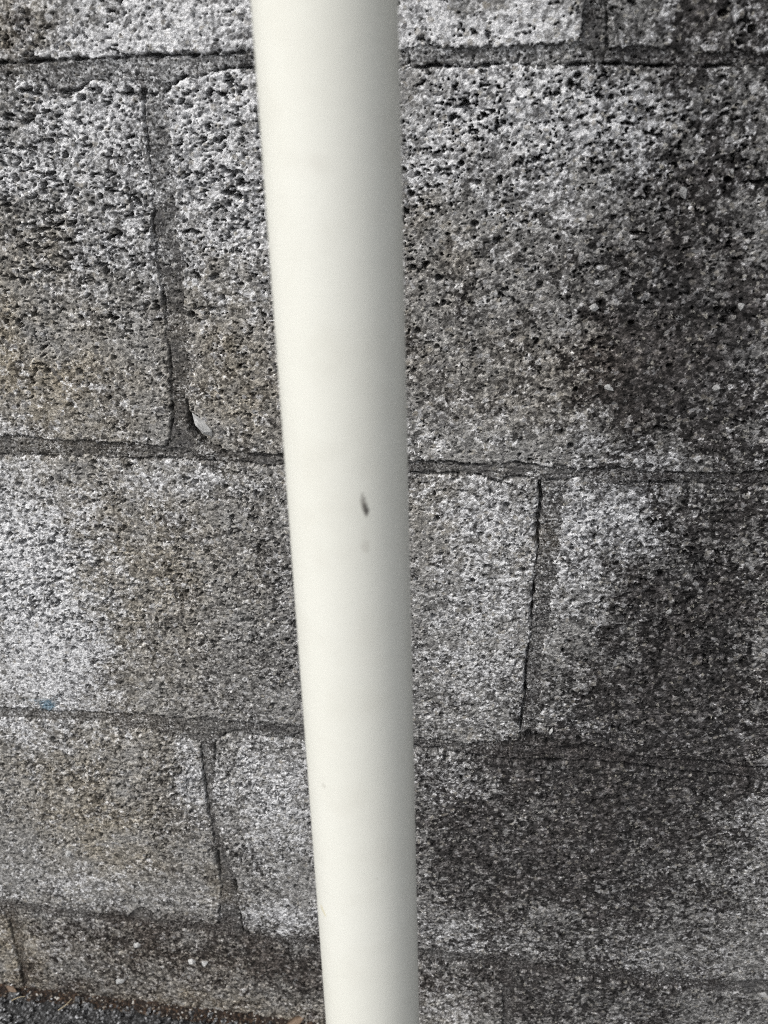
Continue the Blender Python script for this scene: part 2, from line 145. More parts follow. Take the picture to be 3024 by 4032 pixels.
def crack_relief(x, z, warp):
    """open cracks between blocks and mortar"""
    out = np.zeros(x.shape, np.float32)
    for k, (p, w, dep) in enumerate(CRACKS):
        px, pz = pline(p)
        m = (x > px.min() - 8) & (x < px.max() + 8) & (z > pz.min() - 8) & (z < pz.max() + 8)
        if not m.any():
            continue
        xx, zz = x[m], z[m]
        d = np.full(xx.shape, 1e9)
        for i in range(len(px) - 1):
            dx, dz = px[i + 1] - px[i], pz[i + 1] - pz[i]
            t = np.clip(((xx - px[i]) * dx + (zz - pz[i]) * dz) / (dx * dx + dz * dz + 1e-9), 0, 1)
            d = np.minimum(d, np.hypot(xx - px[i] - t * dx, zz - pz[i] - t * dz))
        wd = w * np.clip(0.60 + 1.0 * perlin(xx / 15.0 + k * 3.3, zz / 15.0, 77) + .5 * perlin(xx / 4.0, zz / 4.0, 78), 0.06, 1.7)
        g = np.exp(-((d + warp[m]) / wd) ** 2 * 1.2) * dep * np.clip(wd / w, 0.2, 1)
        out[m] = np.maximum(out[m], g)
    return out

# ------------------------------------------------------------------ object helpers
def tag(o, label=None, cat=None, group=None, kind=None):
    if label: o['label'] = label
    if cat: o['category'] = cat
    if group: o['group'] = group
    if kind: o['kind'] = kind
    return o

def link(name, me, mat=None, parent=None, loc=(0, 0, 0)):
    o = bpy.data.objects.new(name, me)
    COL.objects.link(o)
    if mat: me.materials.append(mat)
    if parent: o.parent = parent
    o.location = loc
    return o

def build_mesh(name, verts, quads, attrs=None, smooth=True):
    me = bpy.data.meshes.new(name)
    nv, nq = len(verts), len(quads)
    me.vertices.add(nv)
    me.vertices.foreach_set('co', np.ascontiguousarray(verts, np.float32).ravel())
    me.loops.add(nq * 4)
    me.loops.foreach_set('vertex_index', np.ascontiguousarray(quads, np.int32).ravel())
    me.polygons.add(nq)
    me.polygons.foreach_set('loop_start', np.arange(0, nq * 4, 4, dtype=np.int32))
    me.update(calc_edges=True)
    if smooth:
        me.polygons.foreach_set('use_smooth', np.ones(nq, bool))
    if attrs:
        for an, arr in attrs.items():
            at = me.attributes.new(an, 'FLOAT_COLOR', 'POINT')
            at.data.foreach_set('color', np.ascontiguousarray(arr, np.float32).ravel())
    me.validate()
    return me

def grid_faces(nx, nz, keep):
    idx = np.arange(nx * nz).reshape(nz, nx)
    a = idx[:-1, :-1][keep]; b = idx[:-1, 1:][keep]; c = idx[1:, 1:][keep]; d = idx[1:, :-1][keep]
    return np.stack([a, b, c, d], 1)

def compact(verts, quads, attrs):
    used = np.zeros(len(verts), bool); used[quads.ravel()] = True
    remap = np.cumsum(used) - 1
    return verts[used], remap[quads], {k: v[used] for k, v in attrs.items()}

def axis(lo, hi, flo, fhi, fine, coarse):
    """coordinates from lo to hi, fine inside [flo, fhi], coarse outside"""
    flo, fhi = max(lo, flo), min(hi, fhi)
    if fhi <= flo:
        return np.linspace(lo, hi, max(2, int((hi - lo) / coarse) + 1))
    parts = []
    if flo > lo: parts.append(np.linspace(lo, flo, max(2, int((flo - lo) / coarse) + 1))[:-1])
    parts.append(np.linspace(flo, fhi, max(2, int((fhi - flo) / fine) + 1)))
    if hi > fhi: parts.append(np.linspace(fhi, hi, max(2, int((hi - fhi) / coarse) + 1))[1:])
    return np.concatenate(parts)

# ------------------------------------------------------------------ materials
class NT:
    def __init__(self, name):
        self.m = bpy.data.materials.new(name)
        self.m.use_nodes = True
        self.t = self.m.node_tree
        self.b = self.t.nodes['Principled BSDF']
    def n(self, typ, **kw):
        nd = self.t.nodes.new(typ)
        for k, v in kw.items(): setattr(nd, k, v)
        return nd
    def put(self, sock, v):
        if isinstance(v, bpy.types.NodeSocket): self.t.links.new(v, sock)
        elif v is not None: sock.default_value = v
    def math(self, op, a, b=None, c=None, clamp=False):
        nd = self.n('ShaderNodeMath', operation=op, use_clamp=clamp)
        self.put(nd.inputs[0], a); self.put(nd.inputs[1], b); self.put(nd.inputs[2], c)
        return nd.outputs[0]
    def mix(self, f, a, b, typ='MIX'):
        nd = self.n('ShaderNodeMix', data_type='RGBA', blend_type=typ)
        self.put(nd.inputs['Factor'], f)
        self.put(nd.inputs[6], a); self.put(nd.inputs[7], b)
        return nd.outputs[2]
    def noise(self, vec, scale, detail=2.0, rough=0.5, dim=None):
        nd = self.n('ShaderNodeTexNoise')
        self.put(nd.inputs['Vector'], vec)
        nd.inputs['Scale'].default_value = scale
        nd.inputs['Detail'].default_value = detail
        nd.inputs['Roughness'].default_value = rough
        return nd.outputs['Fac']
    def ramp(self, v, a, b, lo=0.0, hi=1.0):
        nd = self.n('ShaderNodeMapRange', clamp=True)
        self.put(nd.inputs['Value'], v)
        nd.inputs['From Min'].default_value = a; nd.inputs['From Max'].default_value = b
        nd.inputs['To Min'].default_value = lo; nd.inputs['To Max'].default_value = hi
        return nd.outputs['Result']
    def attr(self, name):
        nd = self.n('ShaderNodeAttribute', attribute_name=name)
        sp = self.n('ShaderNodeSeparateColor')
        self.t.links.new(nd.outputs['Color'], sp.inputs[0])
        return sp.outputs[0], sp.outputs[1], sp.outputs[2], nd.outputs['Alpha']
    def bump(self, h, dist, strength=1.0):
        nd = self.n('ShaderNodeBump')
        nd.inputs['Distance'].default_value = dist
        nd.inputs['Strength'].default_value = strength
        self.put(nd.inputs['Height'], h)
        self.t.links.new(nd.outputs[0], self.b.inputs['Normal'])

def rgb(v, k=(1, 1, 1)): return (v * k[0], v * k[1], v * k[2], 1)

def masonry(name, mortar):
    k = NT(name)
    geo = k.n('ShaderNodeNewGeometry')
    pos = geo.outputs['Position']
    wht, drk, tn, blu = k.attr('stain')
    g1, g2, dome, _ = k.attr('grain')
    patch = k.noise(pos, 95, 6, 0.66)
    patch2 = k.noise(pos, 34, 6, 0.62)
    fine = k.noise(pos, 800, 3, 0.7)
    warp = k.n('ShaderNodeVectorMath', operation='MULTIPLY_ADD')
    nz = k.n('ShaderNodeTexNoise'); k.put(nz.inputs['Vector'], pos); nz.inputs['Scale'].default_value = 900
    k.t.links.new(nz.outputs['Color'], warp.inputs[0]); warp.inputs[1].default_value = (.0014,) * 3; k.t.links.new(pos, warp.inputs[2])
    def cells(scale):
        v = k.n('ShaderNodeTexVoronoi'); k.put(v.inputs['Vector'], warp.outputs[0]); v.inputs['Scale'].default_value = scale
        s = k.n('ShaderNodeSeparateColor'); k.t.links.new(v.outputs['Color'], s.inputs[0])
        return s.outputs
    c1 = cells(560); c2 = cells(1150)
    def mean(*tw):
        acc = None
        for t, w in tw:
            acc = k.math('MULTIPLY', t, w) if acc is None else k.math('MULTIPLY_ADD', t, w, acc)
        return acc
    # every sand grain has its own tone
    if mortar: r = mean((c1[0], .25), (c2[0], .45), (k.ramp(fine, .25, .75), .30))
    else: r = mean((g1, .25), (g2, .29), (c1[0], .18), (c2[0], .16), (k.ramp(fine, .25, .75), .12))
    r = k.math('SUBTRACT', r, .5)
    def centred(n, w): return k.math('MULTIPLY', k.math('SUBTRACT', n, .5), w)
    # lime bloom and mildew, both patchy
    ws = k.math('ADD', k.math('MULTIPLY', wht, .62 if mortar else 1.15), centred(patch, 2.4))
    ws = k.math('ADD', k.math('ADD', ws, centred(patch2, 1.6)), k.math('MULTIPLY', r, .9))
    wf = k.ramp(ws, .12, .95, 0, .8 if mortar else 1.0)
    ds = k.math('ADD', k.math('MULTIPLY', drk, 1.15), centred(patch2, 2.3))
    ds = k.math('ADD', k.math('ADD', ds, centred(patch, 2.0)), k.math('MULTIPLY', r, -1.2))
    df = k.ramp(ds, -.05, 1.05, 0, .96)
    base = (MORTAR_TONE if mortar else BLOCK_TONE)
    if mortar: base_c = k.mix(k.ramp(patch, .36, .64), (.092, .090, .091, 1), (.195, .190, .182, 1))
    else: base_c = k.mix(k.ramp(patch, .30, .70), (.285, .280, .273, 1), (.375, .370, .362, 1))
    warmf = k.math('MULTIPLY', tn, k.ramp(patch2, .30, .55), clamp=True)
    col = k.mix(warmf, base_c, k.mix(1.0, base_c, (1.16, 1.03, .80, 1), 'MULTIPLY'))
    col = k.mix(wf, col, (.46, .465, .475, 1) if mortar else (.80, .805, .825, 1))
    col = k.mix(df, col, k.mix(tn, k.mix(k.ramp(patch2, .35, .65), (.042, .040, .0405, 1), (.056, .050, .048, 1)), (.060, .043, .030, 1)))
    # grain contrast in stops, stronger where the mildew leaves clean grains standing
    gain = k.math('ADD', k.math('MULTIPLY', df, 2.2 if mortar else 4.4), 3.2 if mortar else 3.9)
    mult = k.math('POWER', 2.0, k.math('MULTIPLY', r, gain))
    mc = k.n('ShaderNodeCombineColor')
    for i in range(3): k.put(mc.inputs[i], mult)
    col = k.mix(1.0, col, mc.outputs[0], 'MULTIPLY')
    # larger aggregate stones showing, each pale, tan or dark in its own way
    if not mortar:
        big = k.math('MULTIPLY', k.ramp(dome, .28, .45), k.ramp(g1, .80, .82))
        sel = k.math('MULTIPLY', k.math('SUBTRACT', g1, .80), 5.0)
        stone = k.mix(k.ramp(sel, .45, .55), (.115, .112, .115, 1), k.mix(k.ramp(sel, .72, .78), (.36, .33, .28, 1), (.52, .52, .53, 1)))
        stone = k.mix(k.ramp(fine, .3, .7), stone, k.mix(1.0, stone, (.55, .55, .55, 1), 'MULTIPLY'))
        col = k.mix(k.math('MULTIPLY', big, k.math('SUBTRACT', .75, k.math('MULTIPLY', df, .35))), col, stone)
    # a few clean pale grains
    sp = k.math('MULTIPLY', k.ramp(c1[1], .905, .93), k.ramp(fine, .42, .52))
    col = k.mix(k.math('MULTIPLY', sp, .30 if mortar else .62), col, k.mix(c1[2], (.36, .36, .37, 1), (.56, .53, .46, 1)))
    # a flake of blue paint
    bf = k.ramp(k.math('ADD', blu, centred(fine, 1.8)), .40, .90, 0, .8)
    col = k.mix(bf, col, (.085, .19, .27, 1))
    hi = k.n('ShaderNodeMix', data_type='RGBA', blend_type='DARKEN'); hi.inputs['Factor'].default_value = 1
    k.put(hi.inputs[6], col); hi.inputs[7].default_value = (.88, .88, .89, 1)
    k.put(k.b.inputs['Base Color'], hi.outputs[2])
    k.b.inputs['Roughness'].default_value = .9
    k.b.inputs['Specular IOR Level'].default_value = .2
    h = mean((fine, 1.0), (c2[1], .35), (c1[1], .35))
    k.bump(h, .0009 if mortar else .0013, 1.0)
    return k.m

BLOCK_TONE = (.330, .325, .318, 1)
MORTAR_TONE = (.112, .110, .110, 1)
M_BLOCK = masonry('weathered_concrete', False)
M_MORTAR = masonry('grey_mortar', True)

def simple(name, lo, hi, scale, rough=.85, bump=.0004):
    k = NT(name)
    tc = k.n('ShaderNodeTexCoord')
    oi = k.n('ShaderNodeObjectInfo')
    n = k.noise(tc.outputs['Object'], scale, 4, .65)
    f = k.math('ADD', k.math('MULTIPLY', k.ramp(n, .3, .7), .6), k.math('MULTIPLY', oi.outputs['Random'], .4))
    k.put(k.b.inputs['Base Color'], k.mix(f, lo + (1,), hi + (1,)))
    k.b.inputs['Roughness'].default_value = rough
    k.bump(n, bump)
    return k.m

M_CHIP = simple('pale_quartz', (.16, .16, .157), (.62, .62, .61), 3.0, .85, .0008)
def soil_material():
    k = NT('brown_soil')
    geo = k.n('ShaderNodeNewGeometry'); pos = geo.outputs['Position']
    def cells(scale):
        v = k.n('ShaderNodeTexVoronoi'); k.put(v.inputs['Vector'], pos); v.inputs['Scale'].default_value = scale
        s = k.n('ShaderNodeSeparateColor'); k.t.links.new(v.outputs['Color'], s.inputs[0])
        return s.outputs
    c = cells(650); n = k.noise(pos, 260, 4, .65)
    col = k.mix(k.ramp(n, .35, .65), (.005, .0035, .0028, 1), (.030, .018, .012, 1))
    col = k.mix(k.ramp(c[0], .70, .74), col, (.058, .034, .020, 1))
    col = k.mix(k.ramp(c[0], .88, .90), col, (.15, .125, .10, 1))
    col = k.mix(k.ramp(c[0], .965, .97), col, (.42, .40, .37, 1))
    k.put(k.b.inputs['Base Color'], col)
    k.b.inputs['Roughness'].default_value = .95
    k.bump(k.math('ADD', n, c[1]), .0016)
    return k.m
M_SOIL = soil_material()
M_LEAF = simple('dry_leaf', (.07, .045, .03), (.24, .17, .115), 300, .7)
M_STRAW = simple('dry_straw', (.35, .27, .15), (.60, .52, .36), 300, .7)

def asphalt_material(name, amount, floor):
    k = NT(name)
    geo = k.n('ShaderNodeNewGeometry'); pos = geo.outputs['Position']
    v = k.n('ShaderNodeTexVoronoi'); k.put(v.inputs['Vector'], pos); v.inputs['Scale'].default_value = 700
    sc = k.n('ShaderNodeSeparateColor'); k.t.links.new(v.outputs['Color'], sc.inputs[0])
    n = k.noise(pos, 330, 4, .65)
    t = k.math('MULTIPLY', k.math('POWER', sc.outputs[0], 2.6), amount)
    t = k.math('MULTIPLY', t, k.ramp(n, .36, .62, .15, 1.2))
    t = k.math('ADD', t, floor)
    cb = k.n('ShaderNodeCombineColor')
    for i in range(3): k.put(cb.inputs[i], t)
    col = k.mix(1.0, cb.outputs[0], (.98, .99, 1.02, 1), 'MULTIPLY')
    k.put(k.b.inputs['Base Color'], col)
    k.b.inputs['Roughness'].default_value = .8
    k.bump(k.math('ADD', n, sc.outputs[1]), .0012)
    return k.m
M_ASPHALT = asphalt_material('asphalt', .24, .010)
M_ASTONE = asphalt_material('asphalt_aggregate', .62, .016)

def pole_material():
    k = NT('cream_plastic')
    tc = k.n('ShaderNodeTexCoord')
    p = tc.outputs['Object']
    big = k.noise(p, 9, 3, .5)
    mid = k.noise(p, 60, 3, .55)
    col = k.mix(k.ramp(big, .3, .7), (.715, .713, .645, 1), (.755, .755, .698, 1))
    col = k.mix(k.ramp(mid, .50, .75, 0, .20), col, (.58, .56, .49, 1))
    xyz = k.n('ShaderNodeSeparateXYZ'); k.t.links.new(p, xyz.inputs[0])
    def spot(cx, cz, rx, rz, shear, colour, amount, soft=.6):
        nonlocal col
        z = k.math('SUBTRACT', xyz.outputs[2], cz)
        x = k.math('SUBTRACT', k.math('SUBTRACT', xyz.outputs[0], cx), k.math('MULTIPLY', z, shear))
        q = k.math('ADD', k.math('POWER', k.math('DIVIDE', x, rx), 2.0), k.math('POWER', k.math('DIVIDE', z, rz), 2.0))
        q = k.math('ADD', q, k.math('MULTIPLY', k.math('SUBTRACT', k.noise(p, 650, 3), .5), 1.7))
        front = k.math('LESS_THAN', xyz.outputs[1], 0.0)
        f = k.math('MULTIPLY', k.ramp(q, 1.0, 1.0 - soft, 0, amount), front)
        col = k.mix(f, col, colour)
    for s in SPOTS: spot(*s)
    k.put(k.b.inputs['Base Color'], col)
    k.b.inputs['Roughness'].default_value = .38
    k.b.inputs['Specular IOR Level'].default_value = .4
    k.b.inputs['Subsurface Weight'].default_value = 0.0
    k.bump(k.noise(p, 140, 3), .00008)
    return k.m

# ------------------------------------------------------------------ the block wall
GROUND_Z = -0.70
WALL_ORIGIN = (0.1, 0.0, GROUND_Z)
wall = bpy.data.objects.new('block_wall', None)
COL.objects.link(wall)
wall.location = WALL_ORIGIN
wall.empty_display_size = .1
tag(wall, 'weathered grey concrete block wall with white bloom, dark mildew and mortar joints', 'wall', kind='thing')

def stains(x, z, wx, wz):
    sx = x + wx * 8 + 16 * perlin(x / 34, z / 34, 13); sz = z + wz * 8 + 16 * perlin(x / 34, z / 34, 14)
    w = blobs(sx, sz, WHITE); d = blobs(sx, sz, DARK); t = blobs(sx, sz, TAN)
    b = blobs(x, z, BLUE)
    return np.stack([np.clip(w, 0, 1.3), np.clip(d, 0, 1.2), np.clip(t, 0, 1), np.clip(b, 0, 1.3)], -1)

def relief_block(x, z, seed):
    """millimetres out of the face, and the grain colours"""
    por = np.clip(blobs(x, z, POROUS) + .25 * perlin(x / 38, z / 38, 5), -.6, 1.2)
    wx = perlin(x / 14, z / 14, 11); wz = perlin(x / 14, z / 14, 12)
    h = .9 * perlin(x / 70, z / 70, 21) + .45 * perlin(x / 22, z / 22, 22)
    h += .26 * perlin(x / 8.0, z / 7.0, 23)
    jx, jz = x + .7 * perlin(x / 2.2, z / 2.2, 31), z + .7 * perlin(x / 2.2, z / 2.2, 32)
    d1, a1, b1 = worley(jx / 3.2, jz / 2.8, 101)
    dome1 = np.clip(1 - (d1 / .62) ** 2, 0, 1)
    h += dome1 * (a1 ** 2.5) * 1.5 * (.25 + .75 * np.clip(por, 0, 1))
    d2, a2, b2 = worley(jx / 1.45, jz / 1.35, 111)
    dome2 = np.clip(1 - (d2 / .6) ** 2, 0, 1)
    h += dome2 * (a2 ** 1.8) * .55
    h += .20 * perlin(x / 1.0, z / .9, 41)
    # voids between the aggregate, in clusters
    clus = por + .75 * perlin(x / 23, z / 17, 50)
    v = .52 * perlin(x / 6.4 + .6 * wx, z / 4.0, 51) + .46 * perlin(x / 2.9, z / 1.9, 52) + .30 * perlin(x / 1.3, z / 1.05, 53)
    thr = .47 - .20 * clus
    pit = sstep(thr, thr + .10, v)
    h -= pit * (5.5 + 5.0 * np.clip(clus, 0, 1))
    v2 = .62 * perlin(x / 3.0 + 40, z / 1.25, 55) + .42 * perlin(x / 1.3, z / .75, 56)
    t2 = .50 - .10 * clus
    h -= sstep(t2, t2 + .09, v2) * 5.0
    # a few larger hollows where lumps have fallen out
    v3 = .6 * perlin(x / 10.5 + wx, z / 7.5, 57) + .3 * perlin(x / 3.4, z / 2.6, 58) + .14 * perlin(x / 1.4, z / 1.2, 59)
    t3 = .56 - .16 * clus
    hol = sstep(t3, t3 + .10, v3)
    h -= hol * (6.0 - dome1 * a1 * 4.0)
    # round air holes
    d3, a3, b3 = worley(jx / 17.0, jz / 15.0, 121)
    rad = (.045 + .085 * b3)
    h -= sstep(1.0, .6, d3 / rad) * np.where(a3 > .45, 1, 0) * 8
    grain = np.stack([a1 * 0 + b1, b2, dome1, np.ones_like(a1)], -1)
    return h, grain, wx, wz

def relief_mortar(x, z):
    wx = perlin(x / 14, z / 14, 11); wz = perlin(x / 14, z / 14, 12)
    h = 1.1 * perlin(x / 26, z / 14, 24) + .55 * perlin(x / 8, z / 4.2, 25)
    h += .35 * perlin(x / 16, z / 1.6, 26)
    jx, jz = x + .5 * perlin(x / 1.8, z / 1.8, 33), z + .5 * perlin(x / 1.8, z / 1.8, 34)
    d2, a2, b2 = worley(jx / 1.5, jz / 1.4, 131)
    h += np.clip(1 - (d2 / .6) ** 2, 0, 1) * a2 ** 2 * .7
    h += .2 * perlin(x / .9, z / .9, 42)
    v2 = .6 * perlin(x / 3.2 + 9, z / 1.5, 57) + .44 * perlin(x / 1.2, z / .8, 58)
    h -= sstep(.42, .52, v2) * 3.2
    v3 = .6 * perlin(x / 7.0, z / 4.0, 157) + .35 * perlin(x / 2.4, z / 1.9, 158)
    h -= sstep(.50, .62, v3) * 3.0
    grain = np.stack([b2, b2, a2, np.ones_like(a2)], -1)
    return h, grain, wx, wz

def row_limits(row, x):
    """bottom and top edge of a course at x (millimetres)"""
    top = np.interp(x, *LO[row - 1]) if row > 0 else np.full(np.shape(x), 192.0)
    bot = np.interp(x, *UP[row]) if row < 4 else np.full(np.shape(x), -800.0)
    return bot, top

def zline(pl):
    o = np.argsort(pl[1])
    return pl[1][o], pl[0][o]

ROW_FINE = [(.60, .60), (.50, .52), (.54, .58), (.62, .70), (.72, .90)]
VIEW = [(-82, 290, -8, 40), (-130, 330, -230, 5), (-175, 362, -455, -165), (-218, 388, -705, -345), (-245, 405, -702, -505)]

def make_block(row, left, right):
    """left / right: None for a straight end, else the measured joint edge"""
    if left is None: xa = right[0].mean() - 391.0
    else: xa = left[0].mean()
    if right is None: xb = left[0].mean() + 391.0
    else: xb = right[0].mean()
    f = ROW_FINE[row]; v = VIEW[row]
    bl, tl = row_limits(row, np.linspace(xa, xb, 40))
    lo_x = min(xa, left[0].min() if left is not None else xa) - 2.5
    hi_x = max(xb, right[0].max() if right is not None else xb) + 2.5
    gx = axis(lo_x, hi_x, v[0], v[1], f[0], 7.0)
    gz = axis(bl.min() - 2.5, tl.max() + 2.5, v[2], v[3], f[1], 5.0)
    X, Z = np.meshgrid(gx, gz)
    h, grain, wx, wz = relief_block(X, Z, row)
    # past the detailed area the mesh is coarse: only broad relief there, the material carries the grain
    cz = np.maximum(np.gradient(gx)[None, :], np.gradient(gz)[:, None]) > 2.0
    h = np.where(cz, .9 * perlin(X / 70, Z / 70, 21) + .45 * perlin(X / 22, Z / 22, 22) - .3, h)
    grain[cz] = (.5, .5, 0, 1)
    bot, top = row_limits(row, gx)
    xl = np.interp(gz, *zline(left)) if left is not None else np.full(len(gz), xa)
    xr = np.interp(gz, *zline(right)) if right is not None else np.full(len(gz), xb)
    jag = 1.3 * perlin(X / 9, Z / 9, 61) + 1.35 * perlin(X / 3.1, Z / 3.1, 62) + .8 * perlin(X / 1.3, Z / 1.3, 63)
    ex = np.minimum(X - xl[:, None], xr[:, None] - X)
    ez = np.minimum(Z - bot[None, :], top[None, :] - Z)
    k = 2.5
    m = np.minimum(ex, ez); blend = np.clip(.5 - np.abs(ex - ez) / (2 * k), 0, .5)
    sd = m - k * blend * blend + jag
    r = np.clip(1.1 + 1.5 * perlin(X / 18, Z / 18, 64), .3, 3.2)
    t = np.clip(1 - np.maximum(sd, 0) / r, 0, 1)
    h = h - r * (1 - np.sqrt(np.clip(1 - t * t, 0, 1))) * .85
    h = h - crack_relief(X, Z, .75 * perlin(X / 3.4, Z / 3.4, 65) + .4 * perlin(X / 1.2, Z / 1.2, 66))
    h = np.where(sd < 0, np.maximum(-14, h - 9 + sd * 6), h)
    st = stains(X, Z, wx, wz)
    ox, oz = .5 * (lo_x + hi_x), .5 * (gz[0] + gz[-1])
    verts = np.stack([X - ox, -h, Z - oz], -1).reshape(-1, 3) / 1000.0
    s4 = np.maximum(np.maximum(sd[:-1, :-1], sd[1:, 1:]), np.maximum(sd[:-1, 1:], sd[1:, :-1]))
    q = grid_faces(len(gx), len(gz), s4 > -1.4)
    verts, q, at = compact(verts, q, {'stain': st.reshape(-1, 4), 'grain': grain.reshape(-1, 4)})
    # the body of the block behind its face
    x0, x1 = (xa + 6 - ox) / 1000, (xb - 6 - ox) / 1000
    z0, z1 = (bl.max() + 6 - oz) / 1000, (tl.min() - 6 - oz) / 1000
    n = len(verts)
    body = np.array([(a, b, c) for c in (z0, z1) for b in (.011, .19) for a in (x0, x1)])
    bq = np.array([(0, 1, 3, 2), (4, 6, 7, 5), (0, 4, 5, 1), (1, 5, 7, 3), (3, 7, 6, 2), (2, 6, 4, 0)]) + n
    verts = np.vstack([verts, body]); q = np.vstack([q, bq])
    at = {kk: np.vstack([vv, np.tile(np.array([[0, .1, 0, 0]]) if kk == 'stain' else np.array([[.5, .5, 0, 1]]), (8, 1))]) for kk, vv in at.items()}
    me = build_mesh('concrete_block', verts, q, at)
    return link('concrete_block', me, M_BLOCK, wall,
                (ox / 1000 - WALL_ORIGIN[0], 0, oz / 1000 - WALL_ORIGIN[2]))

BLOCKS = []     # (object, row, x0, x1)
for row in range(5):
    js = [(a, b) for r, a, b in HD if r == row]
    js.sort(key=lambda ab: ab[0][0].mean())
    edges = [None] + js + [None]
    for i in range(len(js) + 1):
        L_ = edges[i][1] if edges[i] is not None else None
        R_ = edges[i + 1][0] if edges[i + 1] is not None else None
        o = make_block(row, L_, R_)
        xa = L_[0].mean() if L_ is not None else R_[0].mean() - 391
        xb = R_[0].mean() if R_ is not None else L_[0].mean() + 391
        BLOCKS.append((o, row, xa, xb))

# mortar of the measured joints: one mesh per bed and per upright joint
def mortar_piece(name, x0, x1, z0, z1, fx, fz, keepfn):
    gx = axis(x0, x1, -250, 400, fx, 7.0)
    gz = axis(z0, z1, -720, 40, fz, 7.0)
    X, Z = np.meshgrid(gx, gz)
    keep = keepfn(X, Z)
    h, grain, wx, wz = relief_mortar(X, Z)
    h = h - 1.1 - crack_relief(X, Z, .75 * perlin(X / 3.4, Z / 3.4, 65) + .4 * perlin(X / 1.2, Z / 1.2, 66))
    st = stains(X, Z, wx, wz)
    ox, oz = .5 * (x0 + x1), .5 * (z0 + z1)
    verts = np.stack([X - ox, -h, Z - oz], -1).reshape(-1, 3) / 1000.0
    k4 = keep[:-1, :-1] | keep[1:, 1:] | keep[:-1, 1:] | keep[1:, :-1]
    q = grid_faces(len(gx), len(gz), k4)
    verts, q, at = compact(verts, q, {'stain': st.reshape(-1, 4), 'grain': grain.reshape(-1, 4)})
    # backing so that the joint has depth
    n = len(verts)
    bx0, bx1 = verts[:, 0].min() + .003, verts[:, 0].max() - .003
    zc0, zc1 = verts[:, 2].min() + .002, verts[:, 2].max() - .002
    body = np.array([(a, b, c) for c in (zc0, zc1) for b in (.02, .17) for a in (bx0, bx1)])
    bq = np.array([(0, 1, 3, 2), (4, 6, 7, 5), (0, 4, 5, 1), (1, 5, 7, 3), (3, 7, 6, 2), (2, 6, 4, 0)]) + n
    verts = np.vstack([verts, body]); q = np.vstack([q, bq])
    at = {kk: np.vstack([vv, np.tile(np.array([[0, .1, 0, 0]]) if kk == 'stain' else np.array([[.5, .5, 0, 1]]), (8, 1))]) for kk, vv in at.items()}
    me = build_mesh(name, verts, q, at)
    return link(name, me, M_MORTAR, wall, (ox / 1000 - WALL_ORIGIN[0], 0, oz / 1000 - WALL_ORIGIN[2]))

def bed_keep(k):
    def f(X, Z):
        up = np.interp(X[0], *UP[k]); lo = np.interp(X[0], *LO[k])
        return (Z <= up[None, :] + 2.6) & (Z >= lo[None, :] - 2.6)
    return f

def head_keep(row, a, b):
    def f(X, Z):
        bot, top = row_limits(row, X[0])
        xl = np.interp(Z[:, 0], *zline(a)); xr = np.interp(Z[:, 0], *zline(b))
        return (X >= xl[:, None] - 2.6) & (X <= xr[:, None] + 2.6) & (Z > bot[None, :] + 2.6) & (Z < top[None, :] - 2.6)
    return f

for k in range(4):
    zz = np.concatenate([UP[k][1], LO[k][1]])
    mortar_piece('mortar_bed', -400, 600, zz.min() - 4, zz.max() + 4, ROW_FINE[k][0], ROW_FINE[k + 1][1], bed_keep(k))
for row, a, b in HD:
    xx = np.concatenate([a[0], b[0]])
    bl, tl = row_limits(row, np.linspace(xx.min(), xx.max(), 30))
    mortar_piece('mortar_joint', xx.min() - 4, xx.max() + 4, bl.min(), tl.max(), ROW_FINE[row][0], ROW_FINE[row][1], head_keep(row, a, b))

# the wall goes on past the frame: plainer blocks on the same bond
def plain_block(xa, xb, za, zb):
    gx = np.arange(xa, xb + .1, (xb - xa) / 40); gz = np.arange(za, zb + .1, (zb - za) / 20)
    X, Z = np.meshgrid(gx, gz)
    h = .9 * perlin(X / 70, Z / 70, 21) + .55 * perlin(X / 22, Z / 22, 22)
    e = np.minimum(np.minimum(X - xa, xb - X), np.minimum(Z - za, zb - Z))
    h = h - np.where(e < 1, 8, 0)
    wx = perlin(X / 14, Z / 14, 11)
    w = np.clip(.5 * perlin(X / 160, Z / 120, 71) + .25, 0, 1); d = np.clip(.6 * perlin(X / 190, Z / 190, 72) + .2, 0, 1)
    st = np.stack([w, d, w * 0 + .2, w * 0], -1)
    gr = np.stack([w * 0 + .5, w * 0 + .5, w * 0, w * 0 + 1], -1)
    ox, oz = .5 * (xa + xb), .5 * (za + zb)
    verts = np.stack([X - ox, -h, Z - oz], -1).reshape(-1, 3) / 1000
    q = grid_faces(len(gx), len(gz), np.ones((len(gz) - 1, len(gx) - 1), bool))
    n = len(verts)
    x0, x1, z0, z1 = (xa - ox) / 1000, (xb - ox) / 1000, (za - oz) / 1000, (zb - oz) / 1000
    body = np.array([(a, b, c) for c in (z0, z1) for b in (.006, .19) for a in (x0, x1)])
    bq = np.array([(0, 1, 3, 2), (4, 6, 7, 5), (0, 4, 5, 1), (1, 5, 7, 3), (3, 7, 6, 2), (2, 6, 4, 0)]) + n
    verts = np.vstack([verts, body]); q = np.vstack([q, bq])
    st = np.vstack([st.reshape(-1, 4), np.tile([[0, .1, 0, 0]], (8, 1))]); gr = np.vstack([gr.reshape(-1, 4), np.tile([[.5, .5, 0, 1]], (8, 1))])
    me = build_mesh('concrete_block', verts, q, {'stain': st, 'grain': gr})
    return link('concrete_block', me, M_BLOCK, wall, (ox / 1000 - WALL_ORIGIN[0], 0, oz / 1000 - WALL_ORIGIN[2]))

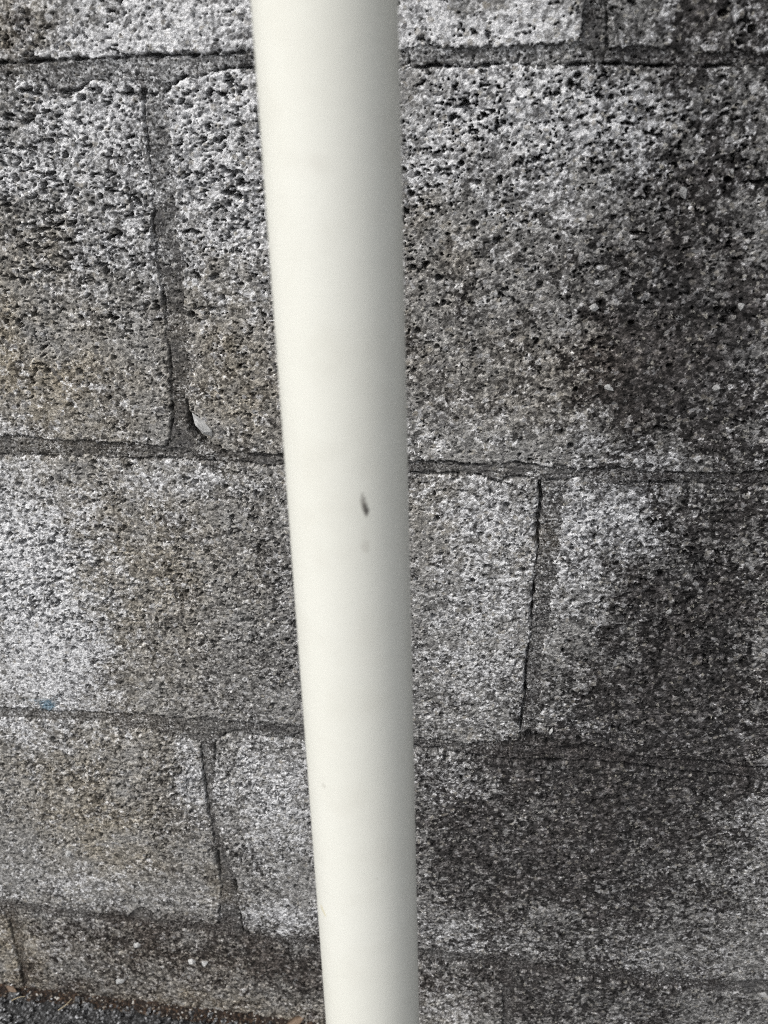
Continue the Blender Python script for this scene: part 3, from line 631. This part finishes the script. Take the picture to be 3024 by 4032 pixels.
def strip(name, xa, xb, za, zb):
    n_ = max(2, int((xb - xa) / 12)); m_ = max(2, int((zb - za) / 4))
    gx = np.linspace(xa, xb, n_); gz = np.linspace(za, zb, m_)
    X, Z = np.meshgrid(gx, gz)
    h = -2.0 + .7 * perlin(X / 26, Z / 14, 24)
    ox, oz = .5 * (xa + xb), .5 * (za + zb)
    verts = np.stack([X - ox, -h, Z - oz], -1).reshape(-1, 3) / 1000
    q = grid_faces(n_, m_, np.ones((m_ - 1, n_ - 1), bool))
    n = len(verts)
    st = np.tile([[.1, .3, 0, 0]], (n, 1)); gr = np.tile([[.5, .5, 0, 1]], (n, 1))
    me = build_mesh(name, verts, q, {'stain': st, 'grain': gr})
    return link(name, me, M_MORTAR, wall, (ox / 1000 - WALL_ORIGIN[0], 0, oz / 1000 - WALL_ORIGIN[2]))

spans = {}
for o, row, xa, xb in BLOCKS:
    s = spans.setdefault(row, [xa, xb]); s[0] = min(s[0], xa); s[1] = max(s[1], xb)
for row, (sa, sb) in spans.items():
    bl, tl = row_limits(row, np.array([sa, sb]))
    for i in range(2):
        plain_block(sb + 9 + 400 * i, sb + 400 + 400 * i, bl[1], tl[1]); strip('mortar_joint', sb + 400 * i - 1, sb + 10 + 400 * i, bl[1], tl[1])
        plain_block(sa - 400 - 400 * i, sa - 9 - 400 * i, bl[0], tl[0]); strip('mortar_joint', sa - 10 - 400 * i, sa + 1 - 400 * i, bl[0], tl[0])
for k in range(4):
    for xa, xb, i in ((-1150, -398, 0), (598, 1400, -1)):
        strip('mortar_bed', xa, xb, LO[k][1][i] - 1, UP[k][1][i] + 1)
for c in range(8):
    z0 = 201 + 200 * c
    off = 0 if c % 2 else -200
    strip('mortar_bed', -1150, 1400, z0 - 10, z0 + 1)
    for i in range(-2, 4):
        plain_block(off + i * 400 + 5, off + i * 400 + 395, z0, z0 + 190)
        strip('mortar_joint', off + i * 400 - 6, off + i * 400 + 6, z0, z0 + 190)

# pale stones showing in the block faces
def pebble_mesh(name, seed, mat, sub=1, rough=.22):
    import bmesh
    rnd = random.Random(seed)
    bm = bmesh.new()
    bmesh.ops.create_icosphere(bm, subdivisions=sub, radius=1.0)
    for v in bm.verts:
        v.co *= 1 + rnd.uniform(-rough, rough)
    me = bpy.data.meshes.new(name)
    bm.to_mesh(me); bm.free()
    me.materials.append(mat)
    return me
CHIP_MESH = [pebble_mesh('stone_chip', 40 + i, M_CHIP, 1, .30) for i in range(5)]
def add_part(name, me, parent, world_loc, parent_world, scale, rot):
    o = bpy.data.objects.new(name, me); COL.objects.link(o); o.parent = parent
    o.location = [world_loc[i] - parent_world[i] for i in range(3)]
    o.scale = scale; o.rotation_euler = rot
    return o
for i, (cx_, cz_, rx_, rz_, an) in enumerate(CHIPS):
    host = None
    for o, row, xa, xb in BLOCKS:
        b_, t_ = row_limits(row, np.array([cx_]))
        if b_[0] - 6 <= cz_ <= t_[0] + 6 and xa - 30 <= cx_ <= xb + 30: host = o
    if host is None: continue
    pw = [WALL_ORIGIN[j] + host.location[j] for j in range(3)]
    add_part('stone_chip', CHIP_MESH[i % 5], host, (cx_ / 1000, .0002, cz_ / 1000), pw,
             (rx_ / 1000, min(rx_, rz_, 3.0) / 1000 * .9 + .0008, rz_ / 1000), (0, math.radians(an), 0))

# ------------------------------------------------------------------ ground
gx = axis(-60000, 60000, -300, 160, 1.1, 1500)
gx = np.concatenate([np.linspace(-60000, -2000, 12), np.linspace(-1800, -310, 12), np.arange(-300, 160, 1.0), np.linspace(170, 1800, 12), np.linspace(2000, 60000, 12)])
gy = np.concatenate([np.linspace(-60000, -2000, 12), np.linspace(-1700, -110, 14), np.arange(-100, 6, 1.0), np.array([30., 120., 190.])])
X, Y = np.meshgrid(gx, gy)
h = 1.0 * perlin(X / 25, Y / 25, 81)
d1, a1, b1 = worley(X / 6.5, Y / 6.5, 141)
h += np.clip(1 - (d1 / .6) ** 2, 0, 1) * (.3 + a1) * 2.6
d2, a2, b2 = worley(X / 2.8, Y / 2.8, 151)
h += np.clip(1 - (d2 / .6) ** 2, 0, 1) * a2 * 1.2 - 2.5
h = np.where((np.abs(X) > 400) | (Y < -120), -1.0, h)
verts = np.stack([X, Y, h], -1).reshape(-1, 3) / 1000
me = build_mesh('ground', verts, grid_faces(len(gx), len(gy), np.ones((len(gy) - 1, len(gx) - 1), bool)))
ground = link('ground', me, M_ASPHALT, None, (0, 0, GROUND_Z))
tag(ground, kind='structure')
rnd = random.Random(7)
AST = [pebble_mesh('asphalt_stone', 60 + i, M_ASTONE, 1, .25) for i in range(7)]
for i in range(290):
    x = rnd.uniform(-.235, .03); y = rnd.uniform(-.040, -.0035 - .0055 * rnd.random())
    s = rnd.uniform(.0008, .0021) * (1.6 if rnd.random() < .15 else 1)
    add_part('asphalt_stone', AST[i % 7], ground, (x, y, GROUND_Z + rnd.uniform(-.0006, .0018)), (0, 0, GROUND_Z),
             (s * rnd.uniform(.8, 1.4), s * rnd.uniform(.8, 1.3), s * rnd.uniform(.6, 1.0)), (rnd.uniform(-.5, .5), rnd.uniform(-.5, .5), rnd.uniform(0, 6.3)))

# brown soil packed into the corner between asphalt and wall
gx = np.concatenate([np.linspace(-900, -310, 30), np.arange(-300, 160, .9), np.linspace(165, 1200, 40)])
gy = np.linspace(-10, 3, 20)
X, Y = np.meshgrid(gx, gy)
prof = np.clip((Y + 10) / 11, 0, 1)
h = prof * (3.2 + 2.6 * perlin(X / 16, Y / 16, 91)) + 1.8 * perlin(X / 3.2, Y / 3.2, 92) + 1.3 * perlin(X / 1.4, Y / 1.4, 93) - 1.0 + 1.6 * perlin(X / 30, Y * 0 + .5, 94)
verts = np.stack([X, Y, h], -1).reshape(-1, 3) / 1000
soil = link('soil', build_mesh('soil', verts, grid_faces(len(gx), len(gy), np.ones((19, len(gx) - 1), bool))), M_SOIL, None, (0, 0, GROUND_Z))
tag(soil, 'dark brown soil packed along the foot of the block wall', 'soil', kind='stuff')

# ------------------------------------------------------------------ litter on the asphalt
def leaf(name, loc, rot, ln, wd, label, mat=M_LEAF):
    n = 9; vv = []; seed = random.Random(label)
    for side in (0, 1):
        for i in range(n):
            t = i / (n - 1)
            w = wd * math.sin(math.pi * min(1, t * .96 + .02)) ** .8 * (1 + seed.uniform(-.15, .15))
            zc = .12 * ln * math.sin(t * 3.0) + side * -.00025
            for s in (-1, 0, 1):
                vv.append(((t - .5) * ln, s * w * .5, zc + abs(s) * wd * .22))
    q = []
    for side in (0, 1):
        o = side * n * 3
        for i in range(n - 1):
            for j in (0, 1):
                a = o + i * 3 + j
                f = (a, a + 1, a + 4, a + 3)
                q.append(f if side == 0 else f[::-1])
    for i in range(n - 1):
        for j in (0, 2):
            a = i * 3 + j; b = a + n * 3
            q.append((a, a + 3, b + 3, b))
    o = link(name, build_mesh(name, np.array(vv), np.array(q)), mat, None, loc)
    o.rotation_euler = rot
    return tag(o, label, 'leaf')

def straw(name, loc, rot, ln, r, bend, label):
    vv = []; q = []; n = 8; m = 6
    for i in range(n):
        t = i / (n - 1) - .5
        for j in range(m):
            a = 2 * math.pi * j / m
            rr = r * (1.0 - .5 * (t + .5))
            vv.append((t * ln, bend * ln * (t * t) + rr * math.cos(a), rr * math.sin(a)))
    for i in range(n - 1):
        for j in range(m):
            q.append((i * m + j, i * m + (j + 1) % m, (i + 1) * m + (j + 1) % m, (i + 1) * m + j))
    o = link(name, build_mesh(name, np.array(vv), np.array(q)), M_STRAW, None, loc)
    o.rotation_euler = rot
    return tag(o, label, 'straw', 'dry straws on the asphalt')

gz = GROUND_Z
leaf('dry_leaf', (.036, -.003, gz + .004), (.5, -.2, .5), .016, .007, 'curled brown dry leaf on the soil beside the pole')
leaf('dry_leaf', (-.206, -.0045, gz + .003), (.4, .1, -.3), .011, .004, 'small dry leaf on the soil at the far left')
straw('straw', (-.154, -.014, gz + .0055), (0, -.35, .75), .013, .00035, .3, 'tan straw lying slanted on the asphalt, right of the other')
straw('straw', (-.196, -.012, gz + .005), (0, -.2, .35), .011, .0003, -.4, 'pale straw lying on the asphalt near the left edge')

# ------------------------------------------------------------------ the pole
POLE_R = .021
foot = mathutils.Vector((0.14144, -0.22641, GROUND_Z + .0015))
axis_dir = mathutils.Vector((-0.03551428, 0.09127745, 0.99519202)).normalized()
POLE_LEN = 2.249
# marks on the pole: x, z, half width, half height, slant, colour, amount, softness
SPOTS = [(.0088, .5736, .0013, .0049, -.147, (.075, .060, .050, 1), .88, .95),
         (.0093, .5718, .0010, .0022, -.05, (.03, .026, .026, 1), .6, .8),
         (.0087, .5588, .0019, .0030, 0, (.40, .37, .32, 1), .28, .9),
         (.0087, .5640, .0014, .0022, 0, (.45, .42, .37, 1), .10, .9),
         (-.01113, .45856, .0012, .0012, 0, (.38, .36, .31, 1), .32, .9),
         (-.01587, .39257, .0013, .0023, -.5, (.62, .54, .30, 1), .55, .8),
         (.0080, .4170, .0006, .0006, 0, (.35, .33, .28, 1), .35, .9),
         (-.0003, .6779, .0035, .0035, 0, (.55, .53, .48, 1), .12, .95),
         (-.0021, .5737, .0019, .0011, -.8, (.5, .5, .46, 1), .08, .9)]
def pole_mesh():
    seg, ri = 96, POLE_R - .0035
    zs = np.concatenate([[0, .0012], np.linspace(.004, POLE_LEN - .004, 60), [POLE_LEN - .0012, POLE_LEN]])
    rs = np.full(len(zs), POLE_R); rs[0] -= .0010; rs[-1] -= .0010
    ang = np.arange(seg) * 2 * np.pi / seg
    rings = [np.stack([r * np.cos(ang), r * np.sin(ang), np.full(seg, z)], 1) for z, r in zip(zs, rs)]
    rings += [np.stack([ri * np.cos(ang), ri * np.sin(ang), np.full(seg, z)], 1) for z in (POLE_LEN, 0.0)]
    n = len(rings); q = []
    for i in range(n):
        for j in range(seg):
            a, b = i, (i + 1) % n
            q.append((a * seg + j, a * seg + (j + 1) % seg, b * seg + (j + 1) % seg, b * seg + j))
    return build_mesh('plastic_pole', np.vstack(rings), np.array(q))
pole = link('plastic_pole', pole_mesh(), pole_material(), None, foot)
yv = mathutils.Vector((0, 1, 0)); xv = yv.cross(axis_dir).normalized(); yv = axis_dir.cross(xv)
pole.matrix_world = mathutils.Matrix(((xv.x, yv.x, axis_dir.x, foot.x), (xv.y, yv.y, axis_dir.y, foot.y), (xv.z, yv.z, axis_dir.z, foot.z), (0, 0, 0, 1)))
tag(pole, 'smooth cream white plastic pole leaning in front of the block wall, with a black scuff', 'pole')
